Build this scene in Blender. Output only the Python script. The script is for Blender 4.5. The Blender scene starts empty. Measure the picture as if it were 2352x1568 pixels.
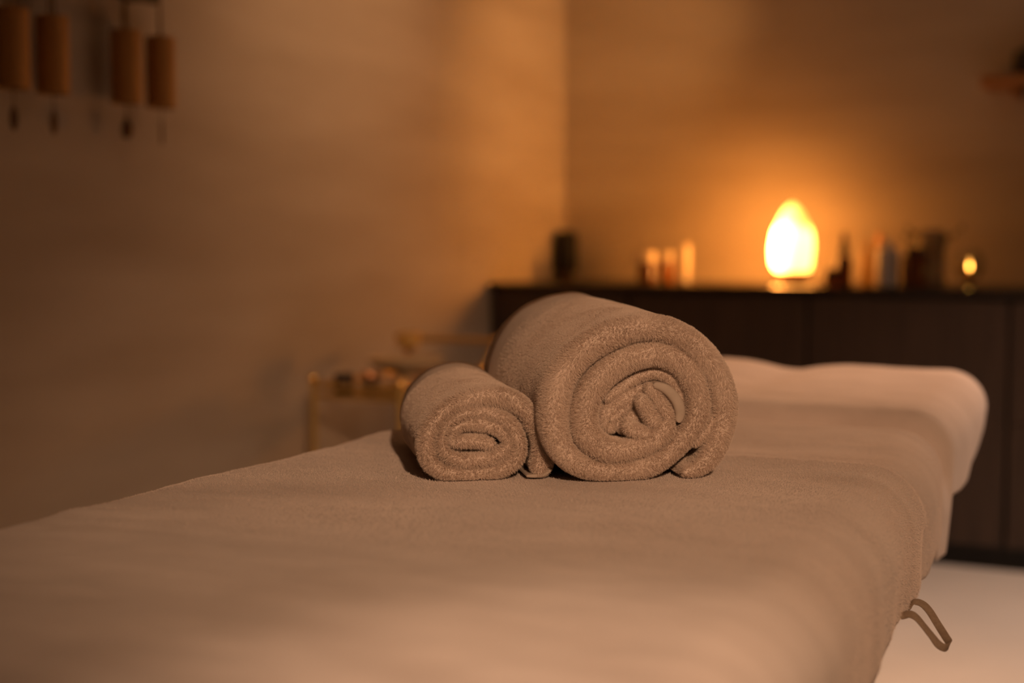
import bpy, bmesh, math, random
import numpy as np
from mathutils import Vector, Matrix, noise

# ------------------------------------------------------------------ camera, world, exposure
sc = bpy.context.scene
col = sc.collection
R = math.radians
cam_d = bpy.data.cameras.new('camera')
cam_d.lens = 50; cam_d.sensor_width = 36; cam_d.clip_start = 0.02
cam = bpy.data.objects.new('camera', cam_d); col.objects.link(cam)
cam.location = (0, 0, 1.0)
cam.rotation_euler = (R(90 - 3.92), 0, R(26.5))
cam_d.dof.use_dof = True
cam_d.dof.focus_distance = 1.62
cam_d.dof.aperture_fstop = 2.0
sc.camera = cam
sc.view_settings.view_transform = 'Standard'
sc.view_settings.look = 'None'
sc.view_settings.exposure = 0.0
sc.view_settings.gamma = 1.0
sc.view_settings.use_curve_mapping = False
w = bpy.data.worlds.new('world'); sc.world = w; w.use_nodes = True
w.node_tree.nodes['Background'].inputs['Color'].default_value = (0.02, 0.012, 0.006, 1)
w.node_tree.nodes['Background'].inputs['Strength'].default_value = 0.3

# unseen downlights in the ceiling: (x, y, aim, watts, cone degrees, blend, colour, radius)
CEIL = 2.45
DOWNLIGHTS = [
    ((-0.30, 0.30), (-0.28, 0.74, 0.73), 54, 25, 1.0, (1.0, 0.64, 0.42), 0.05),
    ((1.30, -1.20), (-0.62, 1.50, 0.82), 330, 30, 1.0, (1.0, 0.58, 0.33), 0.05),
    ((0.62, 3.35), (0.08, 3.45, 0.0), 180, 96, 1.0, (1.0, 0.64, 0.45), 0.05),
    ((-1.30, 3.55), (-2.33, 3.55, 1.78), 36, 78, 1.0, (1.0, 0.53, 0.25), 0.05),  # added to brighten the upper left wall
    ((-0.90, 3.35), (-0.75, 2.80, 0.75), 48, 64, 1.0, (1.0, 0.44, 0.16), 0.05),
    ((-0.85, 4.50), (-2.33, 4.88, 1.66), 66, 54, 1.0, (1.0, 0.46, 0.15), 0.05),  # added to strengthen the orange glow in the back left corner
]
sc.cycles.max_bounces = 4; sc.cycles.diffuse_bounces = 3; sc.cycles.glossy_bounces = 2; sc.cycles.transmission_bounces = 5
sc.cycles.adaptive_threshold = 0.03; sc.cycles.caustics_reflective = False; sc.cycles.caustics_refractive = False
sc.cycles.max_bounces = 4; sc.cycles.diffuse_bounces = 3; sc.cycles.glossy_bounces = 2; sc.cycles.transmission_bounces = 5
sc.cycles.adaptive_threshold = 0.03; sc.cycles.caustics_reflective = False; sc.cycles.caustics_refractive = False

# ------------------------------------------------------------------ helpers
def link(name, me, parent=None, mat=None, smooth=False):
    o = bpy.data.objects.new(name, me); col.objects.link(o)
    if parent is not None: o.parent = parent
    if mat is not None and me is not None:
        me.materials.clear(); me.materials.append(mat)
    if smooth and me is not None:
        me.polygons.foreach_set('use_smooth', [True] * len(me.polygons))
    return o
def empty(name, loc=(0, 0, 0), rz=0.0):
    o = bpy.data.objects.new(name, None); col.objects.link(o)
    o.location = loc; o.rotation_euler = (0, 0, rz); o.empty_display_size = 0.05
    return o
def tag(o, label=None, cat=None, group=None, kind=None):
    if label: o['label'] = label
    if cat: o['category'] = cat
    if group: o['group'] = group
    if kind: o['kind'] = kind
    return o
def from_bm(name, bm, parent=None, mat=None, smooth=False):
    bmesh.ops.recalc_face_normals(bm, faces=bm.faces)
    me = bpy.data.meshes.new(name); bm.to_mesh(me); bm.free()
    return link(name, me, parent, mat, smooth)
def auto_smooth(o, ang=40):
    me = o.data
    me.polygons.foreach_set('use_smooth', [True] * len(me.polygons))
    me.set_sharp_from_angle(angle=R(ang))
    return o
def bm_box(bm, x0, x1, y0, y1, z0, z1, bev=0.0, seg=2):
    r = bmesh.ops.create_cube(bm, size=1.0)
    vs = r['verts']
    for v in vs:
        v.co = Vector(((x0 + x1) / 2 + v.co.x * (x1 - x0), (y0 + y1) / 2 + v.co.y * (y1 - y0), (z0 + z1) / 2 + v.co.z * (z1 - z0)))
    if bev > 0:
        es = list({e for v in vs for e in v.link_edges})
        bmesh.ops.bevel(bm, geom=es, offset=bev, segments=seg, affect='EDGES', profile=0.5)
def box(name, x0, x1, y0, y1, z0, z1, parent=None, mat=None, bev=0.0, seg=2):
    bm = bmesh.new(); bm_box(bm, x0, x1, y0, y1, z0, z1, bev, seg)
    o = from_bm(name, bm, parent, mat)
    if bev > 0: auto_smooth(o)
    return o
def bm_lathe(bm, prof, n=32, c=(0, 0, 0), sx=1.0, sy=1.0, wob=None):
    """prof: list of (r, z) from bottom to top; r=0 at the ends closes it"""
    rings = []
    for r, z in prof:
        if r < 1e-6:
            rings.append([bm.verts.new((c[0], c[1], c[2] + z))])
        else:
            ring = []
            for k in range(n):
                a = 2 * math.pi * k / n
                q = r if wob is None else r * wob(a, z)
                ring.append(bm.verts.new((c[0] + q * sx * math.cos(a), c[1] + q * sy * math.sin(a), c[2] + z)))
            rings.append(ring)
    for A, B in zip(rings, rings[1:]):
        for k in range(n):
            k2 = (k + 1) % n
            if len(A) == 1 and len(B) == 1: continue
            if len(A) == 1: bm.faces.new((A[0], B[k], B[k2]))
            elif len(B) == 1: bm.faces.new((A[k], A[k2], B[0]))
            else: bm.faces.new((A[k], A[k2], B[k2], B[k]))
def lathe(name, prof, parent=None, mat=None, n=32, c=(0, 0, 0), sx=1.0, sy=1.0, ang=35, wob=None):
    bm = bmesh.new(); bm_lathe(bm, prof, n, c, sx, sy, wob)
    o = from_bm(name, bm, parent, mat); auto_smooth(o, ang); return o
def catmull(P, n_per):
    P = [np.array(p, float) for p in P]
    P = [2 * P[0] - P[1]] + P + [2 * P[-1] - P[-2]]
    out = []
    for i in range(1, len(P) - 2):
        p0, p1, p2, p3 = P[i - 1], P[i], P[i + 1], P[i + 2]
        for k in range(n_per):
            t = k / n_per
            out.append(0.5 * (2 * p1 + (p2 - p0) * t + (2 * p0 - 5 * p1 + 4 * p2 - p3) * t * t + (3 * p1 - p0 - 3 * p2 + p3) * t ** 3))
    out.append(P[-2])
    return np.array(out)
def tube(name, pts, r, parent=None, mat=None, n=10, smooth_path=0, closed=False):
    pts = catmull(pts, smooth_path) if smooth_path else np.array(pts, float)
    bm = bmesh.new(); rings = []
    m = len(pts); up = Vector((0.123, 0.31, 0.94)).normalized()
    for i in range(m):
        a = pts[max(i - 1, 0)]; b = pts[min(i + 1, m - 1)]
        t = Vector(b - a).normalized()
        s = t.cross(up)
        if s.length < 1e-4: s = t.cross(Vector((1, 0, 0)))
        s.normalize(); u = s.cross(t)
        rr = r[i] if hasattr(r, '__len__') else r
        rings.append([bm.verts.new(Vector(pts[i]) + (s * math.cos(2 * math.pi * k / n) + u * math.sin(2 * math.pi * k / n)) * rr) for k in range(n)])
    for A, B in zip(rings, rings[1:]):
        for k in range(n): bm.faces.new((A[k], A[(k + 1) % n], B[(k + 1) % n], B[k]))
    bm.faces.new(rings[0]); bm.faces.new(rings[-1])
    o = from_bm(name, bm, parent, mat); auto_smooth(o, 50); return o

# ------------------------------------------------------------------ materials
def nmat(name):
    m = bpy.data.materials.new(name); m.use_nodes = True
    return m, m.node_tree, m.node_tree.nodes['Principled BSDF']
def plain(name, c, rough=0.5, metal=0.0, **kw):
    m, nt, p = nmat(name)
    p.inputs['Base Color'].default_value = (*c, 1); p.inputs['Roughness'].default_value = rough; p.inputs['Metallic'].default_value = metal
    for k, v in kw.items(): p.inputs[k].default_value = v
    return m
def noisy(name, c1, c2, scale, rough=0.6, stretch=(1, 1, 1), bump=0.0, bscale=None, bdist=0.002, detail=4, lo=0.35, hi=0.65, **kw):
    m, nt, p = nmat(name)
    tc = nt.nodes.new('ShaderNodeTexCoord'); mp = nt.nodes.new('ShaderNodeMapping'); mp.inputs['Scale'].default_value = stretch
    nz = nt.nodes.new('ShaderNodeTexNoise'); nz.inputs['Scale'].default_value = scale; nz.inputs['Detail'].default_value = detail
    cr = nt.nodes.new('ShaderNodeValToRGB')
    cr.color_ramp.elements[0].position = lo; cr.color_ramp.elements[1].position = hi
    cr.color_ramp.elements[0].color = (*c1, 1); cr.color_ramp.elements[1].color = (*c2, 1)
    L = nt.links.new
    L(tc.outputs['Object'], mp.inputs['Vector']); L(mp.outputs['Vector'], nz.inputs['Vector']); L(nz.outputs['Fac'], cr.inputs['Fac'])
    L(cr.outputs['Color'], p.inputs['Base Color']); p.inputs['Roughness'].default_value = rough
    if bump > 0:
        nb = nt.nodes.new('ShaderNodeTexNoise'); nb.inputs['Scale'].default_value = bscale or scale * 4; nb.inputs['Detail'].default_value = 3
        b = nt.nodes.new('ShaderNodeBump'); b.inputs['Strength'].default_value = bump; b.inputs['Distance'].default_value = bdist
        L(mp.outputs['Vector'], nb.inputs['Vector']); L(nb.outputs['Fac'], b.inputs['Height']); L(b.outputs['Normal'], p.inputs['Normal'])
    for k, v in kw.items(): p.inputs[k].default_value = v
    return m

# limewashed plaster, brushed sideways
M_wall = noisy('plaster_limewash', (0.44, 0.365, 0.285), (0.54, 0.465, 0.38), 2.6, 0.85, (0.55, 0.55, 2.6), bump=0.25, bscale=14, bdist=0.004, detail=7, lo=0.3, hi=0.7)
M_ceil = plain('ceiling_paint', (0.62, 0.54, 0.45), 0.9)
M_floor = noisy('pale_floor', (0.72, 0.70, 0.67), (0.78, 0.76, 0.73), 3.0, 0.55, bump=0.05, bscale=60)
M_sheet = noisy('plush_sheet', (0.63, 0.525, 0.465), (0.80, 0.685, 0.62), 7.0, 0.95, (1.0, 2.4, 1), bump=0.8, bscale=330, bdist=0.0022, detail=7, lo=0.3, hi=0.72)
M_sheet.node_tree.nodes['Principled BSDF'].inputs['Sheen Weight'].default_value = 0.25
M_sheet.node_tree.nodes['Principled BSDF'].inputs['Sheen Roughness'].default_value = 0.5
M_towel = noisy('plush_towel', (0.72, 0.60, 0.52), (0.80, 0.68, 0.60), 30.0, 0.95, bump=0.6, bscale=700, bdist=0.0015)
def fibre(name, c, tr=0.18):
    m = bpy.data.materials.new(name); m.use_nodes = True; nt = m.node_tree; nt.nodes.clear()
    o = nt.nodes.new('ShaderNodeOutputMaterial'); mx = nt.nodes.new('ShaderNodeMixShader'); a = nt.nodes.new('ShaderNodeBsdfDiffuse'); b = nt.nodes.new('ShaderNodeBsdfTranslucent')
    a.inputs['Color'].default_value = (*c, 1); b.inputs['Color'].default_value = (*c, 1); mx.inputs[0].default_value = tr
    nt.links.new(a.outputs[0], mx.inputs[1]); nt.links.new(b.outputs[0], mx.inputs[2]); nt.links.new(mx.outputs[0], o.inputs['Surface'])
    return m
M_pile = fibre('towel_pile', (0.88, 0.75, 0.655))
M_sheet_pile = plain('sheet_pile', (0.80, 0.685, 0.62), 0.9)
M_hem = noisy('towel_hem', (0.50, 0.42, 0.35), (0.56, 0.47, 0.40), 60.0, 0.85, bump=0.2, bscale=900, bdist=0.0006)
M_loop = noisy('loop_tape', (0.24, 0.175, 0.125), (0.29, 0.215, 0.155), 300, 0.85, bump=0.2, bscale=900, bdist=0.0005)
M_cab = noisy('dark_oak_front', (0.040, 0.024, 0.016), (0.060, 0.036, 0.024), 6, 0.5, (8, 8, 0.6), bump=0.1, bscale=40, bdist=0.001)
M_plinth = plain('black_plinth', (0.006, 0.005, 0.004), 0.6)
M_top = plain('dark_polished_worktop', (0.020, 0.014, 0.010), 0.26)
M_black = plain('black_fabric_mesh', (0.006, 0.006, 0.006), 0.8)
M_gold = plain('brushed_brass', (0.66, 0.45, 0.16), 0.38, 0.75)
M_knob = plain('polished_brass', (0.90, 0.56, 0.17), 0.16, 1.0)
M_lit = plain('lit_gold', (0.85, 0.52, 0.15), 0.35)  # flat bright gold, painting highlights onto the metal cup
M_bamboo = noisy('bamboo', (0.42, 0.20, 0.055), (0.54, 0.28, 0.085), 14, 0.5, (6, 6, 0.5), bump=0.1, bscale=60)
M_darkwood = noisy('dark_wood', (0.025, 0.014, 0.008), (0.05, 0.028, 0.015), 10, 0.55, (1, 6, 6))
M_wood = noisy('warm_wood', (0.30, 0.13, 0.045), (0.40, 0.19, 0.07), 8, 0.5, (0.6, 6, 6))
M_cord = plain('tan_cord', (0.20, 0.11, 0.045), 0.8)
M_pend = noisy('dark_seed_wood', (0.11, 0.045, 0.013), (0.17, 0.07, 0.02), 30, 0.5)
M_amber = plain('amber_glass', (0.55, 0.20, 0.04), 0.12, **{'Transmission Weight': 0.55, 'IOR': 1.45})
M_dkamber = plain('dark_amber_glass', (0.16, 0.05, 0.015), 0.15, **{'Transmission Weight': 0.3})
M_cream = plain('cream_plastic', (0.82, 0.70, 0.55), 0.4)
M_grey = plain('pale_grey_plastic', (0.66, 0.62, 0.58), 0.4)
M_smoke = plain('smoked_glass', (0.78, 0.66, 0.46), 0.15, **{'Transmission Weight': 0.75})
M_honey = plain('honey_liquid_glass', (1.0, 0.60, 0.22), 0.25, **{'Transmission Weight': 0.35})
M_glass = plain('clear_glass', (0.95, 0.95, 0.95), 0.03, **{'Transmission Weight': 1.0, 'IOR': 1.45})
M_wax = plain('candle_wax', (0.85, 0.70, 0.45), 0.6, **{'Subsurface Weight': 0.2})
M_brown = plain('brown_ceramic', (0.10, 0.055, 0.03), 0.4)
M_pot = plain('dark_pot', (0.03, 0.024, 0.014), 0.6)
M_leaf = noisy('dark_leaf', (0.02, 0.028, 0.01), (0.04, 0.05, 0.018), 20, 0.6)
M_copper = plain('copper', (0.75, 0.36, 0.16), 0.3, 1.0)
M_tan = plain('tan_ceramic', (0.62, 0.47, 0.28), 0.3)
M_cushion = plain('table_vinyl', (0.55, 0.47, 0.38), 0.5)
M_steel = plain('white_steel', (0.7, 0.66, 0.6), 0.4)

def emit(name, c, s):
    m, nt, p = nmat(name)
    p.inputs['Base Color'].default_value = (0.8, 0.5, 0.3, 1)
    p.inputs['Emission Color'].default_value = (*c, 1); p.inputs['Emission Strength'].default_value = s
    return m
M_lens = emit('downlight_lens', (1.0, 0.62, 0.34), 6.0)
M_lens.cycles.emission_sampling = 'NONE'      # the spot lamp behind the lens does the lighting
M_flame = emit('candle_flame', (1.0, 0.42, 0.06), 60.0)
M_flame.cycles.emission_sampling = 'NONE'     # tiny and shut in glass

# ------------------------------------------------------------------ the room
XL, XR, YB, YF = -2.335, 2.1, 5.15, -1.7
def slab(name, *a, mat): return tag(box(name, *a, mat=mat), kind='structure')
slab('floor', XL - .1, XR + .1, YF - .1, YB + .1, -0.1, 0.0, mat=M_floor)
slab('ceiling', XL - .1, XR + .1, YF - .1, YB + .1, CEIL, CEIL + .1, mat=M_ceil)
slab('wall_left', XL - .1, XL, YF - .1, YB + .1, 0, CEIL, mat=M_wall)
slab('wall_back', XL, XR, YB, YB + .1, 0, CEIL, mat=M_wall)
slab('wall_right', XR, XR + .1, YF - .1, YB + .1, 0, CEIL, mat=M_wall)
slab('wall_front', XL, XR, YF - .1, YF, 0, CEIL, mat=M_wall)

DL_LABEL = ['round ceiling downlight above the near end of the massage table',
            'round ceiling downlight farthest back towards the front wall',
            'round ceiling downlight right of the massage table',
            'added ceiling downlight brightening the left wall above the trolley',
            'round ceiling downlight above the gap between massage table and cabinets',
            'added ceiling downlight near the lamp, brightening the back left corner']
for (xy, aim, watt, cone, blend, colr, rad), lab in zip(DOWNLIGHTS, DL_LABEL):
    d = empty('ceiling_downlight', (xy[0], xy[1], CEIL)); tag(d, lab, 'downlight', 'ceiling downlights')
    lathe('trim_ring', [(0.052, -0.001), (0.052, -0.006), (0.058, -0.009), (0.066, -0.006), (0.068, 0.0)], d, M_steel)
    lathe('lens', [(0.0, -0.0025), (0.03, -0.0030), (0.051, -0.0020), (0.052, 0.0)], d, M_lens)
    ld = bpy.data.lights.new('downlight_lamp', 'SPOT'); ld.energy = watt; ld.color = colr
    ld.spot_size = R(cone); ld.spot_blend = blend; ld.shadow_soft_size = rad
    lo = bpy.data.objects.new('downlight_lamp', ld); col.objects.link(lo); lo.parent = d
    lo.location = (0, 0, -0.03)
    v = Vector(aim) - Vector((xy[0], xy[1], CEIL - .03))
    lo.rotation_euler = v.to_track_quat('-Z', 'Y').to_euler()

# ------------------------------------------------------------------ cabinets along the back wall
CF, CT = 4.50, 0.862          # cabinet front, worktop surface
units = [(-2.33, -1.80, 'narrow dark wooden base cabinet in the corner against the left wall', 'door'),
         (-1.80, -1.185, 'dark wooden base cabinet behind the big towel roll, left of the glowing lamp', 'door'),
         (-1.185, -0.568, 'dark wooden base cabinet right below the brown dropper bottle and candle', 'door'),
         (-0.568, 0.05, 'dark wooden base cabinet at the right edge of the picture, with two drawers', 'drawer')]
for x0, x1, lab, kind in units:
    cx = (x0 + x1) / 2
    c = empty('base_cabinet', (cx, CF, 0)); tag(c, lab, 'cabinet', 'base cabinets under the worktop')
    a, b = x0 - cx, x1 - cx
    box('body', a, b, 0.022, YB - CF - .01, 0.072, CT - .024, c, M_plinth)  # body coloured black, painting in the shade of the door gaps
    box('plinth', a, b, 0.035, 0.052, 0.0, 0.072, c, M_plinth)
    g = 0.006
    if kind == 'door':
        box('door', a + g, b - g, 0.0, 0.020, 0.076, CT - .032, c, M_cab, 0.0015, 1)
    else:
        box('drawer', a + g, b - g, 0.0, 0.020, 0.076, 0.4545, c, M_cab, 0.0015, 1)
        box('drawer', a + g, b - g, 0.0, 0.020, 0.4575, CT - .032, c, M_cab, 0.0015, 1)
wt = box('worktop', XL + .003, 0.06, CF - .012, YB - .003, CT - .022, CT, mat=M_top, bev=0.002)
tag(wt, 'long dark polished worktop running along the back wall over the cabinets', 'worktop')

# ------------------------------------------------------------------ massage table and its sheet
TOP = 0.731
def smooth(a, b, x):
    t = min(1, max(0, (x - a) / (b - a))); return t * t * (3 - 2 * t)
def bump_(x, c, s): return math.exp(-((x - c) / s) ** 2)
Y0, Y1 = 0.62, 2.80
def edges(y):
    """left and right edge of the padded top at y"""
    t = (y - 0.9) / 1.9
    xl = -1.092 + 0.012 * math.sin(y * 3.1)
    xr = -0.246 - 0.077 * (y - 0.9) + 0.012 * bump_(y, 2.55, .2) - .012 * bump_(y, 2.1, .12)
    return xl, xr
def top_h(x, y, calm=0.0):
    fz = 1.0 - calm
    wv = 0.012 * noise.noise(Vector((x * 2.5, 0.7, 1.1)))       # creases wander a little
    yy = y + wv
    z = TOP
    z += 0.005 * bump_(yy, 1.70, 0.05)                          # soft roll at the end of the long cushion
    z += -0.011 * smooth(1.715, 1.765, yy) * (1 - smooth(1.86, 2.03, yy)) * smooth(-0.85, -0.62, x)
    z += 0.004 * bump_(yy, 2.06, 0.05)
    z += -0.062 * smooth(2.078, 2.118, yy) * (1 - smooth(2.170, 2.205, yy))   # joint to the head section
    z += 0.020 * smooth(2.17, 2.205, yy) + 0.016 * smooth(2.25, 2.75, yy)
    z += (-0.012 * bump_(x, -0.745, .06) + 0.004 * bump_(x, -.9, .1)) * smooth(2.2, 2.6, y)
    amp = 0.0016 + 0.004 * smooth(1.6, 1.8, y) * (1 - smooth(2.0, 2.3, y))
    z += fz * amp * noise.noise(Vector((x * 3.0 + y * 1.2, y * 9.0, 0.3)))
    z += fz * 0.0030 * noise.noise(Vector((x * 5 - y * 2, y * 5 + x * 3, 4.7)))
    # small pulled wrinkles, mostly across the table
    q = noise.noise(Vector((x * 4 + y * 6, y * 24 - x * 7, 2.2)))
    z += fz * 0.0048 * max(0.0, q - 0.10) * (1.0 - 0.55 * smooth(-0.85, -0.65, x) * (1 - smooth(1.6, 1.7, y)))
    z += fz * 0.0010 * noise.noise(Vector((x * 26, y * 40, 9.1)))
    k = max(bump_(x, -0.62, .26) * bump_(y, 1.60, .22), bump_(x, -.80, .15) * bump_(y, 1.5, .2))
    return z * (1 - .8 * k) + (TOP - .0005) * .8 * k if k > .02 else z   # pressed flat under the towels
def drape(name, parent, mat):
    r = 0.07; hang = 0.135; arc = r * math.pi / 2
    D = arc + hang - r
    ny, nx = 440, 170
    NU = np.linspace(0, 1, nx); bm = bmesh.new(); vid = {}
    for j in range(ny):
        fy = (Y0 - D * 0) + (Y1 - r + D + r - Y0) * j / (ny - 1) if False else Y0 + (Y1 - r + D - Y0) * j / (ny - 1)
        for i in range(nx):
            yq = min(fy, Y1 - r)
            xl, xr = edges(yq)
            a, b = xl + r, xr - r
            fx = (a - D) + (b - a + 2 * D) * i / (nx - 1)
            qx = min(max(fx, a), b)
            dx, dy = fx - qx, fy - yq
            d = math.hypot(dx, dy)
            if d > D + 1e-6:
                s = D / d; dx *= s; dy *= s; d0 = d; d = D; clamp = True
            else: clamp = False
            zt = top_h(min(max(fx, xl), xr), min(fy, Y1), smooth(0, arc, d))
            if d < 1e-9: p = (fx, fy, zt)
            else:
                nx_, ny_ = dx / d, dy / d
                if d < arc:
                    off = r * math.sin(d / r); dz = r * (1 - math.cos(d / r))
                else:
                    e = d - arc; off = r; dz = r + e
                    side = qx * 40 if abs(ny_) > .7 else yq * 40
                    k = e / hang
                    w_ = noise.noise(Vector((yq * 7 + qx * 5, qx * 2, 2.0))) * 0.012 + noise.noise(Vector((yq * 17 + qx * 13, 3.3, 2.0))) * 0.005
                    off += k * (w_ - 0.004)
                    off -= 0.06 * k * k * smooth(2.15, 2.6, fy)
                    if nx_ > .5: off += 0.014 * bump_(yq, 2.13, .05) * (-1) * k + 0.01 * bump_(yq, 1.74, .03) * -1 * (k + .3)
                p = (qx + nx_ * off, yq + ny_ * off, zt - dz + (0.012 * noise.noise(Vector((yq * 4, qx * 3, 7))) * (d / D) if d > arc else 0))
            v = bm.verts.new(p); vid[j, i] = (v, clamp)
    for j in range(ny - 1):
        for i in range(nx - 1):
            q = [vid[j, i], vid[j, i + 1], vid[j + 1, i + 1], vid[j + 1, i]]
            if sum(c for _, c in q) >= 4: continue
            try: bm.faces.new([v for v, _ in q])
            except ValueError: pass
    bmesh.ops.delete(bm, geom=[v for v in bm.verts if not v.link_faces], context='VERTS')
    bmesh.ops.remove_doubles(bm, verts=bm.verts, dist=0.00005)
    bmesh.ops.recalc_face_normals(bm, faces=bm.faces)
    up = sum(f.normal.z for f in bm.faces)
    if up < 0: bmesh.ops.reverse_faces(bm, faces=bm.faces)
    me = bpy.data.meshes.new(name); bm.to_mesh(me); bm.free()
    o = link(name, me, parent, mat, True)
    so = o.modifiers.new('thickness', 'SOLIDIFY'); so.thickness = 0.005; so.offset = -1
    return o

tb = empty('massage_table', (-0.70, 1.7, 0)); tag(tb, 'padded massage table hidden under the beige plush sheet', 'massage table')
def tbox(name, x0, x1, y0, y1, z0, z1, mat, bev=0.0, seg=2):
    return box(name, x0 + .70, x1 + .70, y0 - 1.7, y1 - 1.7, z0, z1, tb, mat, bev, seg)
tbox('cushion', -1.02, -0.46, 0.66, 2.06, 0.655, 0.708, M_cushion, 0.02, 3)
tbox('head_cushion', -1.02, -0.50, 2.22, 2.76, 0.655, 0.706, M_cushion, 0.02, 3)
tbox('frame', -1.00, -0.50, 0.70, 2.72, 0.60, 0.655, M_darkwood, 0.004)
for lx in (-0.97, -0.55):
    for ly in (0.78, 2.45):
        tbox('leg', lx - .025, lx + .025, ly - .025, ly + .025, 0.0, 0.60, M_darkwood, 0.003)
sheet = empty('table_sheet', (-0.70, 1.7, TOP)); tag(sheet, 'beige plush sheet draped over the massage table with a loop at its hem', 'sheet')
cl = drape('cloth', None, M_sheet); cl.parent = sheet; cl.matrix_parent_inverse = Matrix.Translation((0.70, -1.7, -TOP))

# hanging loop sewn to the hem on the right side: a flat tape
def tape(name, pts, wdir, width, parent, mat, thick=0.0012, n=14):
    P = catmull(pts, n); W = catmull(wdir, n)
    bm = bmesh.new(); rows = []
    for i in range(len(P)):
        t = Vector(P[min(i + 1, len(P) - 1)] - P[max(i - 1, 0)]).normalized()
        wv = Vector(W[i]); wv = (wv - t * wv.dot(t)).normalized(); nv = t.cross(wv)
        c = Vector(P[i])
        rows.append([bm.verts.new(c + wv * width / 2 * s + nv * thick / 2 * q) for s, q in ((-1, -.6), (-.9, -1), (.9, -1), (1, -.6), (1, .6), (.9, 1), (-.9, 1), (-1, .6))])
    for A, B in zip(rows, rows[1:]):
        for k in range(8): bm.faces.new((A[k], A[(k + 1) % 8], B[(k + 1) % 8], B[k]))
    bm.faces.new(rows[0]); bm.faces.new(rows[-1])
    o = from_bm(name, bm, parent, mat, True); return o

# ------------------------------------------------------------------ rolled towels
def ribbon(path, thick, L, f0, xform, n_per=9, ends=True, seed=0.0, rim=1.0, wob=0.0012, slim=0.975):
    """a thick soft band: path of (a, b) centre points, half thickness per point, front edge at depth f0, rounded; returns verts, faces"""
    P = catmull(path, n_per); T = catmull([(t, 0) for t in thick], n_per)[:, 0]
    m = len(P)
    seg = np.r_[0, np.cumsum(np.hypot(*np.diff(P, axis=0).T))]; tot = seg[-1]
    tan = np.gradient(P, axis=0); tan /= np.linalg.norm(tan, axis=1)[:, None]
    nor = np.c_[-tan[:, 1], tan[:, 0]]
    verts, faces = [], []
    back = np.array([1.0, .86, .72, .6, .5, .41, .33, .26, .2, .15, .11, .08, .055, .03])
    arcn = 9
    for i in range(m):
        h = T[i] * slim
        if ends:
            e = min(seg[i], tot - seg[i]) / max(h, 1e-5)
            if e < 1: h *= math.sqrt(max(0.02, 1 - (1 - e) ** 2))
        rr = min(h * 1.5, 0.026) * rim
        ff = f0 + 0.0035 * noise.noise(Vector((seg[i] * 22, seed, 0.5)))
        cont = [(h, ff + rr + (L - ff - rr) * q) for q in back]
        for k in range(arcn + 1):
            th = math.pi * k / arcn
            cc, ss = math.cos(th), math.sin(th)
            x = h * (abs(cc) ** .85) * (1 if cc >= 0 else -1)
            cont.append((x, ff + rr - rr * (abs(ss) ** .85)))
        cont += [(-h, ff + rr + (L - ff - rr) * q) for q in back[::-1]]
        for (o, wd) in cont:
            a = P[i, 0] + nor[i, 0] * o; b = P[i, 1] + nor[i, 1] * o
            d = wob * noise.noise(Vector((a * 38 + seed, b * 38, wd * 30))) + wob * 1.6 * noise.noise(Vector((a * 14, b * 14 + seed, wd * 11)))
            sg = 1 if o >= 0 else -1
            a += nor[i, 0] * d * sg; b += nor[i, 1] * d * sg
            verts.append(xform(a, max(b, 0.0006), wd + d * .8))
    nc = len(cont)
    for i in range(m - 1):
        for k in range(nc - 1):
            A = i * nc + k; faces.append((A, A + 1, A + nc + 1, A + nc))
        A = i * nc + nc - 1; faces.append((A, i * nc, (i + 1) * nc, A + nc))
    faces.append(tuple(range(nc - 1, -1, -1))); faces.append(tuple((m - 1) * nc + k for k in range(nc)))
    return verts, faces

def make_part(name, vf, parent, mat):
    me = bpy.data.meshes.new(name); me.from_pydata([tuple(v) for v in vf[0]], [], vf[1]); me.update()
    bm = bmesh.new(); bm.from_mesh(me); bmesh.ops.recalc_face_normals(bm, faces=bm.faces); bm.to_mesh(me); bm.free()
    return link(name, me, parent, mat, True)

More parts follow.
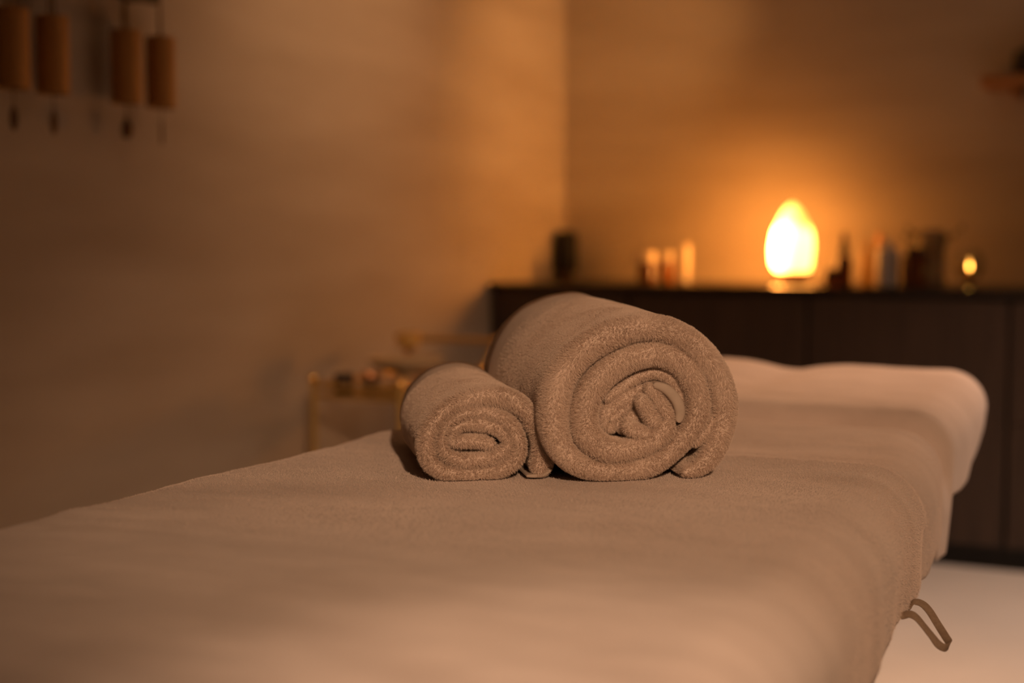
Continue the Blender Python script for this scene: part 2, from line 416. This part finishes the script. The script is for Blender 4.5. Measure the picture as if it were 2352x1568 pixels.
def pile(parts, parent, density, length, wmax, rng, front_long=1.0, axis=(0, 1, 0), radius=0.00011):
    """short plush fibres on the towel's skin, in clumps; local coordinates, front at local y = 0"""
    roots, nors = [], []
    for o in parts:
        me = o.data; me.calc_loop_triangles()
        nv = len(me.vertices); co = np.empty(nv * 3); me.vertices.foreach_get('co', co); co = co.reshape(-1, 3)
        vn = np.empty(nv * 3); me.vertices.foreach_get('normal', vn); vn = vn.reshape(-1, 3)
        nt = len(me.loop_triangles); tr = np.empty(nt * 3, dtype=np.int32); me.loop_triangles.foreach_get('vertices', tr); tr = tr.reshape(-1, 3)
        p0, p1, p2 = co[tr[:, 0]], co[tr[:, 1]], co[tr[:, 2]]
        ar = np.linalg.norm(np.cross(p1 - p0, p2 - p0), axis=1) / 2
        cw = ((p0 + p1 + p2) / 3)[:, 1]
        wgt = ar * np.clip((wmax - cw) / (wmax * .5), 0, 1)
        n = int(wgt.sum() * density)
        pick = rng.choice(nt, n, p=wgt / wgt.sum())
        u, v = rng.random(n), rng.random(n); s = u + v > 1; u[s] = 1 - u[s]; v[s] = 1 - v[s]
        t = tr[pick]
        roots.append(co[t[:, 0]] * (1 - u - v)[:, None] + co[t[:, 1]] * u[:, None] + co[t[:, 2]] * v[:, None])
        q = vn[t[:, 0]] * (1 - u - v)[:, None] + vn[t[:, 1]] * u[:, None] + vn[t[:, 2]] * v[:, None]
        nors.append(q / np.maximum(np.linalg.norm(q, axis=1), 1e-6)[:, None])
    P = np.concatenate(roots); N = np.concatenate(nors); n = len(P)
    # clump field: cheap lattice of random offsets
    cell = 0.0019
    key = np.floor(P / cell + 0.35 * np.sin(P[:, [1, 2, 0]] * 900)).astype(np.int64)
    hsh = (key[:, 0] * 73856093) ^ (key[:, 1] * 19349663) ^ (key[:, 2] * 83492791)
    def rnd(k): return (np.sin(hsh % 100003 * (12.9898 + k * 3.1)) * 43758.5453) % 1.0 * 2 - 1
    cl_ = np.c_[rnd(1), rnd(2), rnd(3)]
    # slow swirl of the pile direction
    sw = np.c_[np.sin(P[:, 2] * 70 + 3 * np.sin(P[:, 0] * 45)), np.sin(P[:, 0] * 63 + 1.3 + 2 * np.sin(P[:, 1] * 50)), np.sin(P[:, 1] * 80 + 0.7 + 2 * np.sin(P[:, 2] * 41)) - .5]
    d = N * 1.0 + cl_ * 0.34 + sw * 0.46 + rng.normal(0, .16, (n, 3))
    d /= np.linalg.norm(d, axis=1)[:, None]
    near = np.clip(1 - P[:, 1] / 0.05, 0, 1)
    ln = length * (0.55 + 0.6 * near * front_long) * (0.75 + .5 * rng.random(n))
    bend = d + cl_ * 0.26 + np.array([0, 0, -0.25])
    bend /= np.linalg.norm(bend, axis=1)[:, None]
    pts = np.empty((n, 4, 3))
    pts[:, 0] = P - N * 0.0008
    pts[:, 1] = P + d * (ln * .35)[:, None]
    pts[:, 2] = pts[:, 1] + (d * .6 + bend * .4) * (ln * .35)[:, None]
    pts[:, 3] = pts[:, 2] + bend * (ln * .30)[:, None]
    pts[:, :, 2] = np.maximum(pts[:, :, 2], 0.0004)
    hc = bpy.data.hair_curves.new('pile'); hc.add_curves([4] * n)
    hc.points.foreach_set('position', pts.astype(np.float32).ravel())
    rad = np.tile(np.array([1.0, .95, .75, .3]) * radius, n)
    if 'radius' not in hc.attributes: hc.attributes.new('radius', 'FLOAT', 'POINT')
    hc.attributes['radius'].data.foreach_set('value', rad.astype(np.float32))
    hc.materials.append(M_pile)
    o = bpy.data.objects.new('pile', hc); col.objects.link(o); o.parent = parent; o['kind'] = 'stuff'
    return o

# ---- big roll.  face coordinates in metres: a to the right, b up from the sheet
def bigmap(pts, sc_=0.000496 / 4.48):
    out = []
    for cx, cy in pts:
        out.append(((cx + 1280 * 4.48 - 1470 * 4.48) * sc_ / .955, (1108 * 4.48 - (cy + 780 * 4.48)) * sc_))
    return out
S4 = 0.000496 / 4.48
def big_x(a, b, wd):
    t = max(wd, 0) / 0.36
    e = smooth(0.0, 1.0, t)
    sy = 1 + 0.07 * e; sx = 1 - 0.03 * e
    return Vector((a * sx + 0.004 * math.sin(wd * 17), wd, b * sy))
big = empty('towel_roll', (-0.583, 1.497, TOP + .0015), R(38.5)); tag(big, 'big rolled beige plush towel, the larger of the two on the table', 'towel', 'rolled towels on the table')
SPIRAL = [((1290, 1420), 42), ((1440, 1385), 80), ((1590, 1260), 105), ((1700, 1020), 128), ((1740, 740), 145), ((1690, 500), 145), ((1570, 270), 145), ((1390, 80), 140),
          ((1150, -50), 135), ((880, -95), 140), ((570, -20), 150), ((270, 160), 150), ((70, 430), 150), ((-5, 740), 148), ((30, 1040), 140), ((180, 1260), 115),
          ((420, 1372), 100), ((720, 1380), 95), ((990, 1320), 100), ((1190, 1190), 105), ((1350, 1000), 112), ((1450, 800), 118), ((1455, 600), 122),
          ((1385, 410), 130), ((1240, 255), 138), ((1030, 185), 128), ((800, 215), 130), ((570, 340), 140), ((390, 520), 145), ((300, 720), 148), ((298, 925), 153),
          ((408, 1092), 140), ((630, 1178), 120), ((870, 1130), 115), ((1060, 1020), 120), ((1150, 880), 110)]
vf = ribbon(bigmap([p for p, _ in SPIRAL]), [t * S4 for _, t in SPIRAL], 0.36, 0.0, big_x, seed=1.7)
b_roll = make_part('roll', vf, big, M_towel)
b_parts = [b_roll]
FOLDS = [  # (path, half thickness, front depth)
    ([(600, 980), (560, 850), (640, 720), (780, 640), (900, 650), (880, 820), (740, 900), (640, 930)], [110, 120, 130, 130, 120, 130, 120, 100], 0.018),
    ([(1030, 1050), (890, 1005), (770, 950), (700, 860)], [75, 80, 72, 50], 0.004),
    ([(1080, 980), (985, 850), (905, 720), (850, 610)], [80, 75, 68, 45], 0.001),
    ([(1170, 920), (1110, 760), (1020, 620), (930, 510)], [85, 85, 75, 48], 0.003),
    ([(1120, 900), (1040, 820), (960, 800)], [120, 110, 90], 0.010),
    ([(520, 650), (660, 560), (850, 430), (1040, 385), (1220, 460), (1310, 640), (1320, 800)], [60, 65, 62, 60, 70, 75, 60], 0.017),
    ([(560, 880), (680, 790), (790, 660), (900, 520)], [60, 70, 65, 45], 0.019),
    ([(1400, 1130), (1490, 1060), (1580, 970), (1620, 840)], [45, 72, 72, 45], 0.008),
]
for i, (p, t, f) in enumerate(FOLDS):
    vf = ribbon(bigmap(p), [q * S4 for q in t], 0.12, f, big_x, seed=5 + i, n_per=8)
    b_parts.append(make_part('fold', vf, big, M_towel))
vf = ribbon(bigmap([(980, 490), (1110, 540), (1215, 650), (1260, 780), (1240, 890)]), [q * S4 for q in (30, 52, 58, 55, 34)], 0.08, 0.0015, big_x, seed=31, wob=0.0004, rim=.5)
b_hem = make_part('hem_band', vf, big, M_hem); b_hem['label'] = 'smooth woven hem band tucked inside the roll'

# ---- small roll
SS = 0.0004937 / 6.27
def smallmap(pts):
    return [((cx + (950 - 1105) * 6.27) * SS / .965, ((1108 - 880) * 6.27 - cy) * SS) for cx, cy in pts]
def small_x(a, b, wd):
    e = smooth(0, 1, max(wd, 0) / 0.31)
    return Vector((a * (1 - 0.06 * e) + 0.003 * math.sin(wd * 19 + 1), wd, b * (1 + 0.07 * e)))
small = empty('towel_roll', (-0.7455, 1.419, TOP + .0015), R(35.5)); tag(small, 'small rolled beige plush towel lying left against the big roll', 'towel', 'rolled towels on the table')
SP2 = [((1750, 1375), 122), ((1810, 1150), 140), ((1790, 910), 118), ((1715, 690), 106), ((1590, 480), 115), ((1400, 320), 118), ((1120, 245), 115), ((800, 265), 118), ((510, 390), 125),
       ((300, 580), 125), ((195, 800), 120), ((185, 1020), 118), ((260, 1200), 110), ((430, 1315), 100), ((700, 1350), 92), ((1000, 1345), 92), ((1270, 1270), 95),
       ((1430, 1120), 98), ((1472, 950), 90), ((1420, 780), 84), ((1320, 620), 78), ((1130, 490), 70), ((900, 445), 66), ((650, 490), 66), ((460, 620), 62), ((385, 780), 58),
       ((385, 930), 76), ((462, 1062), 88), ((630, 1140), 90), ((860, 1148), 86), ((1100, 1120), 82), ((1270, 1020), 70), ((1330, 910), 62), ((1280, 790), 62), ((1150, 690), 70),
       ((950, 625), 85), ((750, 615), 80), ((580, 680), 70), ((500, 790), 66), ((560, 870), 76), ((740, 870), 88), ((940, 890), 82), ((1110, 940), 66)]
vf = ribbon(smallmap([p for p, _ in SP2]), [t * SS for _, t in SP2], 0.31, 0.0, small_x, seed=11.3)
s_roll = make_part('roll', vf, small, M_towel)
vf = ribbon(smallmap([(1560, 1392), (1690, 1396), (1830, 1372), (1935, 1300)]), [q * SS for q in (24, 32, 32, 24)], 0.29, 0.0005, small_x, seed=41, wob=0.0003)
s_hem = make_part('hem_band', vf, small, M_hem); s_hem['label'] = 'flat woven hem under the roll'
rng = np.random.default_rng(7)
pile(b_parts, big, 1.9e6, 0.0034, 0.26, rng)
pile([s_roll], small, 1.9e6, 0.0042, 0.24, rng)

# short pile of the sheet in the stretch around the towels
def sheet_pile(o, parent, n, rng):
    me = o.data; me.calc_loop_triangles()
    nv = len(me.vertices); co = np.empty(nv * 3); me.vertices.foreach_get('co', co); co = co.reshape(-1, 3)
    vn = np.empty(nv * 3); me.vertices.foreach_get('normal', vn); vn = vn.reshape(-1, 3)
    nt_ = len(me.loop_triangles); tr_ = np.empty(nt_ * 3, dtype=np.int32); me.loop_triangles.foreach_get('vertices', tr_); tr_ = tr_.reshape(-1, 3)
    p0, p1, p2 = co[tr_[:, 0]], co[tr_[:, 1]], co[tr_[:, 2]]
    ar = np.linalg.norm(np.cross(p1 - p0, p2 - p0), axis=1) / 2
    c = (p0 + p1 + p2) / 3
    wgt = ar * np.clip((c[:, 1] - 1.02) / .25, 0, 1) * np.clip((2.15 - c[:, 1]) / .3, 0, 1)
    pick = rng.choice(nt_, n, p=wgt / wgt.sum())
    u, v = rng.random(n), rng.random(n); q = u + v > 1; u[q] = 1 - u[q]; v[q] = 1 - v[q]
    t = tr_[pick]
    P = co[t[:, 0]] * (1 - u - v)[:, None] + co[t[:, 1]] * u[:, None] + co[t[:, 2]] * v[:, None]
    N = vn[t[:, 0]]
    sw = np.c_[np.sin(P[:, 1] * 13 + 2 * np.sin(P[:, 0] * 9)), np.sin(P[:, 0] * 11 + 1.3 + 2 * np.sin(P[:, 1] * 12)), np.zeros(n)]
    d = N * 0.55 + sw * 0.5 + rng.normal(0, .3, (n, 3)); d /= np.linalg.norm(d, axis=1)[:, None]
    ln = 0.0021 * (0.7 + .6 * rng.random(n))
    pts = np.empty((n, 3, 3)); pts[:, 0] = P - N * .0004; pts[:, 1] = P + d * (ln * .55)[:, None]; pts[:, 2] = pts[:, 1] + (d + np.array([0, 0, -.35])) * (ln * .45)[:, None]
    hc = bpy.data.hair_curves.new('pile'); hc.add_curves([3] * n)
    hc.points.foreach_set('position', pts.astype(np.float32).ravel())
    if 'radius' not in hc.attributes: hc.attributes.new('radius', 'FLOAT', 'POINT')
    hc.attributes['radius'].data.foreach_set('value', np.tile(np.array([1, .9, .4]) * .00012, n).astype(np.float32))
    hc.materials.append(M_sheet_pile)
    h = bpy.data.objects.new('pile', hc); col.objects.link(h); h.parent = parent; h['kind'] = 'stuff'
    h.matrix_parent_inverse = Matrix.Translation((0.70, -1.7, -TOP))
sheet_pile(cl, sheet, 260000, rng)

# ------------------------------------------------------------------ things on the worktop
WZ = CT + 0.0005
# glowing salt crystal lamp
lamp = empty('salt_lamp', (-1.318, 4.79, WZ)); tag(lamp, 'glowing salt crystal lamp shaped like a drop on the dark worktop', 'lamp')
m, nt, p = nmat('glowing_salt')
tc = nt.nodes.new('ShaderNodeTexCoord'); sep = nt.nodes.new('ShaderNodeSeparateXYZ'); nz = nt.nodes.new('ShaderNodeTexNoise'); nz.inputs['Scale'].default_value = 13; nz.inputs['Detail'].default_value = 3
ma = nt.nodes.new('ShaderNodeMath'); ma.operation = 'MULTIPLY_ADD'; ma.inputs[1].default_value = 0.05; 
cr = nt.nodes.new('ShaderNodeValToRGB'); e = cr.color_ramp.elements
e[0].position = 0.03; e[0].color = (0.25, 0.25, 0.25, 1); e[1].position = 0.30; e[1].color = (0.10, 0.10, 0.10, 1)
x = e.new(0.09); x.color = (0.8, 0.8, 0.8, 1); x = e.new(0.20); x.color = (1, 1, 1, 1); x = e.new(0.235); x.color = (0.25, 0.25, 0.25, 1)
mul = nt.nodes.new('ShaderNodeMath'); mul.operation = 'MULTIPLY'; mul.inputs[1].default_value = 112.0
L = nt.links.new
L(tc.outputs['Object'], sep.inputs[0]); L(tc.outputs['Object'], nz.inputs['Vector'])
L(nz.outputs['Fac'], ma.inputs[0]); L(sep.outputs['Z'], ma.inputs[2]); L(ma.outputs[0], cr.inputs['Fac']); 
# emission shaped leftward, to light the left wall more than the back
dt = nt.nodes.new('ShaderNodeVectorMath'); dt.operation = 'DOT_PRODUCT'; dt.inputs[1].default_value = (-0.98, -0.08, 0.15)
mr = nt.nodes.new('ShaderNodeMapRange'); mr.inputs[1].default_value = -0.010; mr.inputs[2].default_value = 0.095; mr.inputs[3].default_value = 0.14; mr.inputs[4].default_value = 1.0; mr.interpolation_type = 'SMOOTHSTEP'
mm = nt.nodes.new('ShaderNodeMath'); mm.operation = 'MULTIPLY'
L(tc.outputs['Object'], dt.inputs[0]); L(dt.outputs['Value'], mr.inputs[0]); L(mr.outputs[0], mm.inputs[0]); L(cr.outputs['Color'], mm.inputs[1]); L(mm.outputs[0], mul.inputs[0])
p.inputs['Base Color'].default_value = (0.8, 0.42, 0.22, 1); p.inputs['Roughness'].default_value = 0.5
p.inputs['Emission Color'].default_value = (1.0, 0.34, 0.055, 1); L(mul.outputs[0], p.inputs['Emission Strength'])
M_salt = m
LZ = 0.016
prof = [(0.0, 0.026), (0.052, 0.026), (0.066, 0.034), (0.076, 0.062), (0.079, 0.095), (0.075, 0.13), (0.065, 0.168), (0.050, 0.205), (0.033, 0.235), (0.016, 0.254), (0.0, 0.262)]
def salt_wob(a, z):
    return 1 + 0.09 * noise.noise(Vector((2.2 * math.cos(a), 2.2 * math.sin(a), z * 14))) + 0.05 * noise.noise(Vector((5 * math.cos(a), 5 * math.sin(a), z * 40)))
fine = []
for (r0, z0), (r1, z1) in zip(prof, prof[1:]):
    for k in range(3): fine.append((r0 + (r1 - r0) * k / 3, z0 + (z1 - z0) * k / 3))
fine.append(prof[-1]); fine = [(r * .93, LZ + z) for r, z in fine]
lathe('crystal', fine, lamp, M_salt, n=40, ang=25, wob=salt_wob)
lathe('wooden_base', [(0, 0), (0.050, 0), (0.054, 0.004), (0.054, 0.036), (0.050, 0.0425), (0, 0.0425)], lamp, M_wood)

# black speaker in the corner
s = empty('speaker', (-2.283, 5.05, WZ)); tag(s, 'small black cylindrical speaker standing in the corner of the worktop', 'speaker')
lathe('foot', [(0, 0), (0.028, 0), (0.030, 0.003), (0.030, 0.028), (0, 0.028)], s, M_brown)
lathe('body', [(0, 0.027), (0.036, 0.027), (0.044, 0.034), (0.045, 0.05), (0.045, 0.158), (0.042, 0.176), (0.030, 0.184), (0, 0.184)], s, M_black)
lathe('top_ring', [(0.027, 0.182), (0.029, 0.186), (0.024, 0.188), (0.022, 0.184)], s, M_plinth)

def jar(x, y, r, h, cap_r, cap_h, body, cap, name, label, cat, neck=0.0, group=None, shoulder=0.006):
    o = empty(name, (x, y, WZ)); tag(o, label, cat, group)
    hb = h - cap_h - neck
    lathe('body', [(0, 0), (r * .92, 0), (r, 0.003), (r, hb - shoulder), (r * .94, hb - shoulder * .3), (cap_r * .85, hb), (cap_r * .8, hb + neck + .002), (0, hb + neck + .002)], o, body)
    lathe('cap', [(0, hb + neck), (cap_r, hb + neck), (cap_r, h - .003), (cap_r * .93, h), (0, h)], o, cap)
    return o
g2 = 'toiletries on the worktop'
jar(-1.872, 4.86, 0.034, 0.108, 0.036, 0.036, M_dkamber, M_cream, 'cosmetic_jar', 'short dark amber jar with a wide cream lid on the worktop', 'jar', group=g2)
jar(-1.800, 4.88, 0.023, 0.110, 0.017, 0.034, M_amber, M_cream, 'small_bottle', 'small amber bottle with a pale cap between cream-lidded jar and cream tube', 'bottle', 0.006, g2)
tb_ = empty('cream_tube', (-1.752, 4.93, WZ)); tag(tb_, 'slim upright cream coloured tube left of the glowing lamp', 'tube', g2)
lathe('cap', [(0, 0), (0.016, 0), (0.017, 0.002), (0.017, 0.026), (0, 0.026)], tb_, M_grey)
lathe('body', [(0, 0.026), (0.0175, 0.026), (0.019, 0.032), (0.019, 0.09), (0.0185, 0.12), (0.017, 0.135), (0, 0.137)], tb_, M_cream)

# dropper bottle right of the lamp
d = empty('dropper_bottle', (-1.118, 4.70, WZ)); tag(d, 'dark brown dropper bottle with a pointed top just right of the glowing lamp', 'bottle', g2)
lathe('body', [(0, 0), (0.024, 0), (0.026, 0.003), (0.026, 0.078), (0.022, 0.090), (0.011, 0.098), (0.011, 0.106), (0, 0.106)], d, M_dkamber)
lathe('collar', [(0, 0.104), (0.0165, 0.104), (0.0165, 0.126), (0.014, 0.128), (0, 0.128)], d, M_black)
lathe('dropper_bulb', [(0, 0.127), (0.010, 0.127), (0.0105, 0.15), (0.008, 0.168), (0.004, 0.176), (0, 0.177)], d, M_black)
jar(-1.135, 4.60, 0.021, 0.058, 0.018, 0.014, M_dkamber, M_brown, 'small_jar', 'tiny dark jar in front of the dropper bottle', 'jar', group=g2)
jar(-1.062, 4.79, 0.020, 0.150, 0.012, 0.030, M_honey, M_honey, 'slim_bottle', 'slim honey coloured bottle between dropper bottle and grey bottle', 'bottle', 0.006, g2)
jar(-1.035, 4.86, 0.018, 0.172, 0.010, 0.030, M_honey, M_copper, 'slim_bottle', 'taller slim honey bottle with a shiny cap close to the grey bottle', 'bottle', 0.008, g2)
jar(-0.985, 4.74, 0.038, 0.150, 0.018, 0.022, M_grey, M_grey, 'lotion_bottle', 'pale grey bottle between the slim honey bottles and dark vase', 'bottle', 0.006, g2, 0.016)
jar(-0.893, 4.72, 0.040, 0.128, 0.026, 0.020, M_dkamber, M_black, 'wide_bottle', 'wide dark brown bottle between the grey bottle and dark vase', 'bottle', 0.004, g2, 0.012)
v_ = empty('glass_vase', (-0.870, 4.86, WZ)); tag(v_, 'tall smoked glass vase with thin dark sprigs left of the candle', 'vase')
lathe('body', [(0, 0), (0.046, 0), (0.050, 0.004), (0.050, 0.15), (0.044, 0.175), (0.040, 0.185), (0.037, 0.185), (0.041, 0.172), (0.046, 0.148), (0.046, 0.008), (0, 0.008)], v_, M_smoke)
rnd = random.Random(4)
for k in range(6):
    a = rnd.uniform(2.4, 4.2) if k < 4 else rnd.uniform(-.6, .6)
    tipx, tipy = math.cos(a) * rnd.uniform(.05, .13), math.sin(a) * .03
    tp = Vector((tipx, tipy, rnd.uniform(.15, .205)))
    st = tube('sprig', [(0, 0, .012), (tipx * .25, tipy * .25, .12), tuple(tp)], [0.0016] * 13, v_, M_leaf, 6, 6)
    for q in range(3):
        f = 0.65 + .17 * q
        c = Vector((tipx * .25, tipy * .25, .12)).lerp(tp, (f - .5) * 2)
        lathe('leaf', [(0, -.012), (0.005, -.004), (0.005, 0.004), (0, .012)], st, M_leaf, n=8, c=tuple(c), sy=.35)

# tea light in a glass globe
g = empty('candle_holder', (-0.718, 4.70, WZ)); tag(g, 'round glass candle holder with a burning tea light at the right', 'candle holder')
CZ = 0.030
lathe('foot', [(0, 0), (0.026, 0), (0.027, 0.003), (0.010, 0.009), (0.007, 0.02), (0.012, CZ + .001), (0, CZ + .001)], g, M_glass)
gp = [(0.020, 0.0), (0.028, 0.002), (0.038, 0.014), (0.046, 0.036), (0.044, 0.058), (0.036, 0.076), (0.026, 0.086)]
lathe('glass_globe', [(0, 0)] + gp + [(r - .0022, z) for r, z in gp[::-1][:-1]] + [(0.018, 0.0035), (0, 0.0035)], g, M_glass, n=40, c=(0, 0, CZ))
tl = lathe('tea_light', [(0, 0.004), (0.017, 0.004), (0.0175, 0.022), (0.016, 0.022), (0.0155, 0.019), (0, 0.019)], g, M_wax, c=(0, 0, CZ))
tube('wick', [(0, 0, CZ + 0.019), (0.0006, 0, CZ + 0.026)], 0.0006, g, M_black, 6)
lathe('flame', [(0, 0.0255), (0.0035, 0.030), (0.0045, 0.035), (0.003, 0.043), (0, 0.052)], g, M_flame, n=16, c=(0, 0, CZ))

# ------------------------------------------------------------------ wall shelf, upper right
sh = empty('wall_shelf', (-0.35, YB, 1.52)); tag(sh, 'warm wooden wall shelf high on the back wall at the right edge', 'shelf')
box('board', -0.385, 0.40, -0.20, -0.002, 0.0, 0.036, sh, M_wood, 0.003)
for bx in (-0.28, 0.30):
    box('bracket', bx - .012, bx + .012, -0.16, -0.002, -0.030, 0.0, sh, M_wood, 0.002)
po = empty('dark_pot', (-0.600, YB - .10, 1.5565)); tag(po, 'dark little pot standing on the wall shelf at upper right', 'pot')
lathe('body', [(0, 0), (0.034, 0), (0.040, 0.004), (0.046, 0.05), (0.044, 0.078), (0.039, 0.078), (0.041, 0.05), (0, 0.045)], po, M_pot)
lathe('lid', [(0, 0.076), (0.043, 0.076), (0.040, 0.084), (0.012, 0.090), (0.009, 0.102), (0, 0.103)], po, M_pot)

# ------------------------------------------------------------------ chimes on the left wall
rk = empty('chime_rack', (XL, 2.40, 1.58)); tag(rk, 'dark wooden rack on the left wall that the bamboo chimes hang from', 'rack')
box('rail', 0.050, 0.078, -0.30, 0.272, -0.016, 0.012, rk, M_darkwood, 0.002)
for by in (-0.27, 0.24):
    box('bracket', 0.001, 0.055, by - .012, by + .012, -0.010, 0.045, rk, M_darkwood, 0.002)
chimes = [(2.218, 'far left bamboo chime tube, half cut by the picture edge', 'disc'),
          (2.332, 'bamboo chime tube second from the left edge of the picture', 'disc'),
          (2.562, 'bamboo chime tube with a dark drop shaped pendant, third from left', 'drop'),
          (2.682, 'bamboo chime tube hanging rightmost of the four on the left wall', 'disc')]
for k, (y, lab, pk) in enumerate(chimes):
    c = empty('wind_chime', (XL + .066, y, 1.322), 0.2 * k); tag(c, lab, 'wind chime', 'bamboo chimes on the left wall')
    lathe('tube', [(0.029, 0.006), (0.0345, 0.0), (0.0348, 0.003), (0.0348, 0.163), (0.0345, 0.166), (0.031, 0.166), (0.0305, 0.006)], c, M_bamboo)
    lathe('end_disc', [(0, 0.156), (0.0308, 0.156), (0.0308, 0.162), (0, 0.162)], c, M_wood)
    lathe('end_disc', [(0, 0.004), (0.0306, 0.004), (0.0306, 0.010), (0, 0.010)], c, M_darkwood)
    tube('hanging_cord', [(0, 0.012, 0.16), (0, 0.010, 0.20), (0, 0, 0.244)], 0.0030, c, M_cord, 6)
    tube('hanging_cord', [(0, -0.012, 0.16), (0, -0.010, 0.20), (0, 0, 0.244)], 0.0030, c, M_cord, 6)
    tube('pendant_cord', [(0, 0, 0.012), (0.0005, 0, -0.020), (0, 0, -0.045)], 0.0014, c, M_cord, 6)
    if pk == 'drop':
        lathe('pendant', [(0, -0.080), (0.010, -0.077), (0.0165, -0.066), (0.015, -0.052), (0.007, -0.036), (0, -0.028)], c, M_pend, n=20, sx=.8, sy=1.0)
    else:
        pd = lathe('pendant', [(0, -0.0025), (0.018, -0.0025), (0.0195, 0), (0.018, 0.0025), (0, 0.0025)], c, M_pend, n=24)
        pd.rotation_euler = (R(90), 0, R(62 + 10 * k)); pd.location = (0, 0, -0.060); pd.scale = (.45, 1.35, 1)

# ------------------------------------------------------------------ gold trolley by the left wall
TX0, TX1, TY0, TY1, TZ = -2.17, -1.90, 3.16, 3.62, 0.60
tr = empty('gold_trolley', ((TX0 + TX1) / 2, (TY0 + TY1) / 2, 0)); tag(tr, 'gold metal trolley with a push handle standing by the left wall', 'trolley')
a0, a1, b0, b1 = -.135, .135, -.23, .23
for nm, z in (('tray', TZ), ('lower_tray', 0.20)):
    t_ = box(nm, a0, a1, b0, b1, z - .012, z, tr, M_gold, 0.003)
    for pts in ([(a0, b0), (a1, b0)], [(a1, b0), (a1, b1)], [(a1, b1), (a0, b1)], [(a0, b1), (a0, b0)]):
        tube('rim', [(*pts[0], z + .022), (*pts[1], z + .022)], 0.007, t_, M_gold, 10)
for lx in (a0, a1):
    for ly in (b0, b1):
        hi = TZ + .028
        lg = tube('leg', [(lx, ly, 0.05), (lx, ly, hi)], 0.010, tr, M_gold, 12)
        lathe('knob', [(0, hi - .004), (0.009, hi), (0.014, hi + .008), (0.0145, hi + .013), (0.010, hi + .022), (0, hi + .026)], lg, M_knob, n=20, c=(lx, ly, 0))
        lathe('castor', [(0, 0), (0.014, 0), (0.018, 0.006), (0.018, 0.04), (0.010, 0.052), (0, 0.052)], lg, M_black, n=16, c=(lx, ly, 0))
hd = tube('handle', [(a0, b1 + .10, 0.715), (a1, b1 + .10, 0.715)], 0.010, tr, M_gold, 12)
for lx in (a0, a1):
    tube('handle_arm', [(lx, b1, 0.60), (lx, b1 + .03, 0.665), (lx, b1 + .10, 0.715)], [0.008] * 9, hd, M_gold, 10, 4)
    lathe('end_knob', [(0, -.016), (0.010, -.012), (0.015, 0.0), (0.010, .012), (0, .016)], hd, M_knob, n=20, c=(lx, b1 + .10, 0.715))
TT = TZ + .0005
o = empty('footed_dish', (-2.01, 3.375, TT)); tag(o, 'wide pale footed dish standing on the gold trolley', 'dish')
lathe('foot', [(0, 0), (0.045, 0), (0.047, 0.004), (0.020, 0.012), (0.014, 0.03), (0.020, 0.046), (0, 0.046)], o, M_tan)
lathe('bowl', [(0, 0.045), (0.03, 0.045), (0.085, 0.062), (0.105, 0.078), (0.105, 0.086), (0.098, 0.082), (0.07, 0.066), (0, 0.055)], o, M_tan)
o = empty('goblet', (-2.115, 3.565, TT)); tag(o, 'small gold goblet standing behind the footed dish on the trolley', 'goblet')
lathe('foot', [(0, 0), (0.030, 0), (0.031, 0.003), (0.008, 0.012), (0.006, 0.05), (0.010, 0.092), (0, 0.092)], o, M_copper)
lathe('cup', [(0, 0.091), (0.014, 0.092), (0.032, 0.104), (0.036, 0.122), (0.036, 0.142), (0.033, 0.142), (0.033, 0.122), (0.028, 0.108), (0, 0.100)], o, M_lit)
jar(-2.115, 3.225, 0.026, 0.05, 0.027, 0.014, M_brown, M_darkwood, 'dark_jar', 'low dark brown jar on the left end of the gold trolley', 'jar').location.z = TT
jar(-2.055, 3.262, 0.022, 0.056, 0.023, 0.018, M_brown, M_copper, 'copper_lid_jar', 'little jar with a copper lid beside the dark jar on the trolley', 'jar').location.z = TT

# loop at the hem of the sheet
P = [(-0.3129, 1.5776, 0.6092), (-0.3009, 1.5816, 0.5992), (-0.2933, 1.5858, 0.605), (-0.2846, 1.5848, 0.6042), (-0.2755, 1.5783, 0.5986), (-0.264, 1.5673, 0.5871), (-0.254, 1.5557, 0.5782), (-0.2485, 1.5474, 0.5734), (-0.2506, 1.5357, 0.5719), (-0.2569, 1.5307, 0.5757), (-0.2642, 1.5299, 0.5844), (-0.2737, 1.5313, 0.5947), (-0.281, 1.5334, 0.6013), (-0.2883, 1.5352, 0.6039), (-0.2984, 1.5353, 0.6017), (-0.3104, 1.5313, 0.6117)]
W = [(0.2, 0.75, 0.6), (0.2, 0.75, 0.6), (0.2, 0.75, 0.6), (0.2, 0.75, 0.6), (0.25, 0.75, 0.6), (0.25, 0.75, 0.6), (0.3, 0.6, 0.75), (0.3, 0.4, 0.85), (0.2, 0.2, 0.95), (0.15, 0.35, 0.9), (0.2, 0.75, 0.6), (0.2, 0.85, 0.45), (0.2, 0.8, 0.5), (0.2, 0.6, 0.75), (0.2, 0.5, 0.8), (0.2, 0.5, 0.8)]
lp = tape('loop', P, W, 0.0085, None, M_loop); lp.parent = sheet; lp.matrix_parent_inverse = Matrix.Translation((0.70, -1.7, -TOP))
lp['label'] = 'narrow brown hanging loop sewn to the hem'
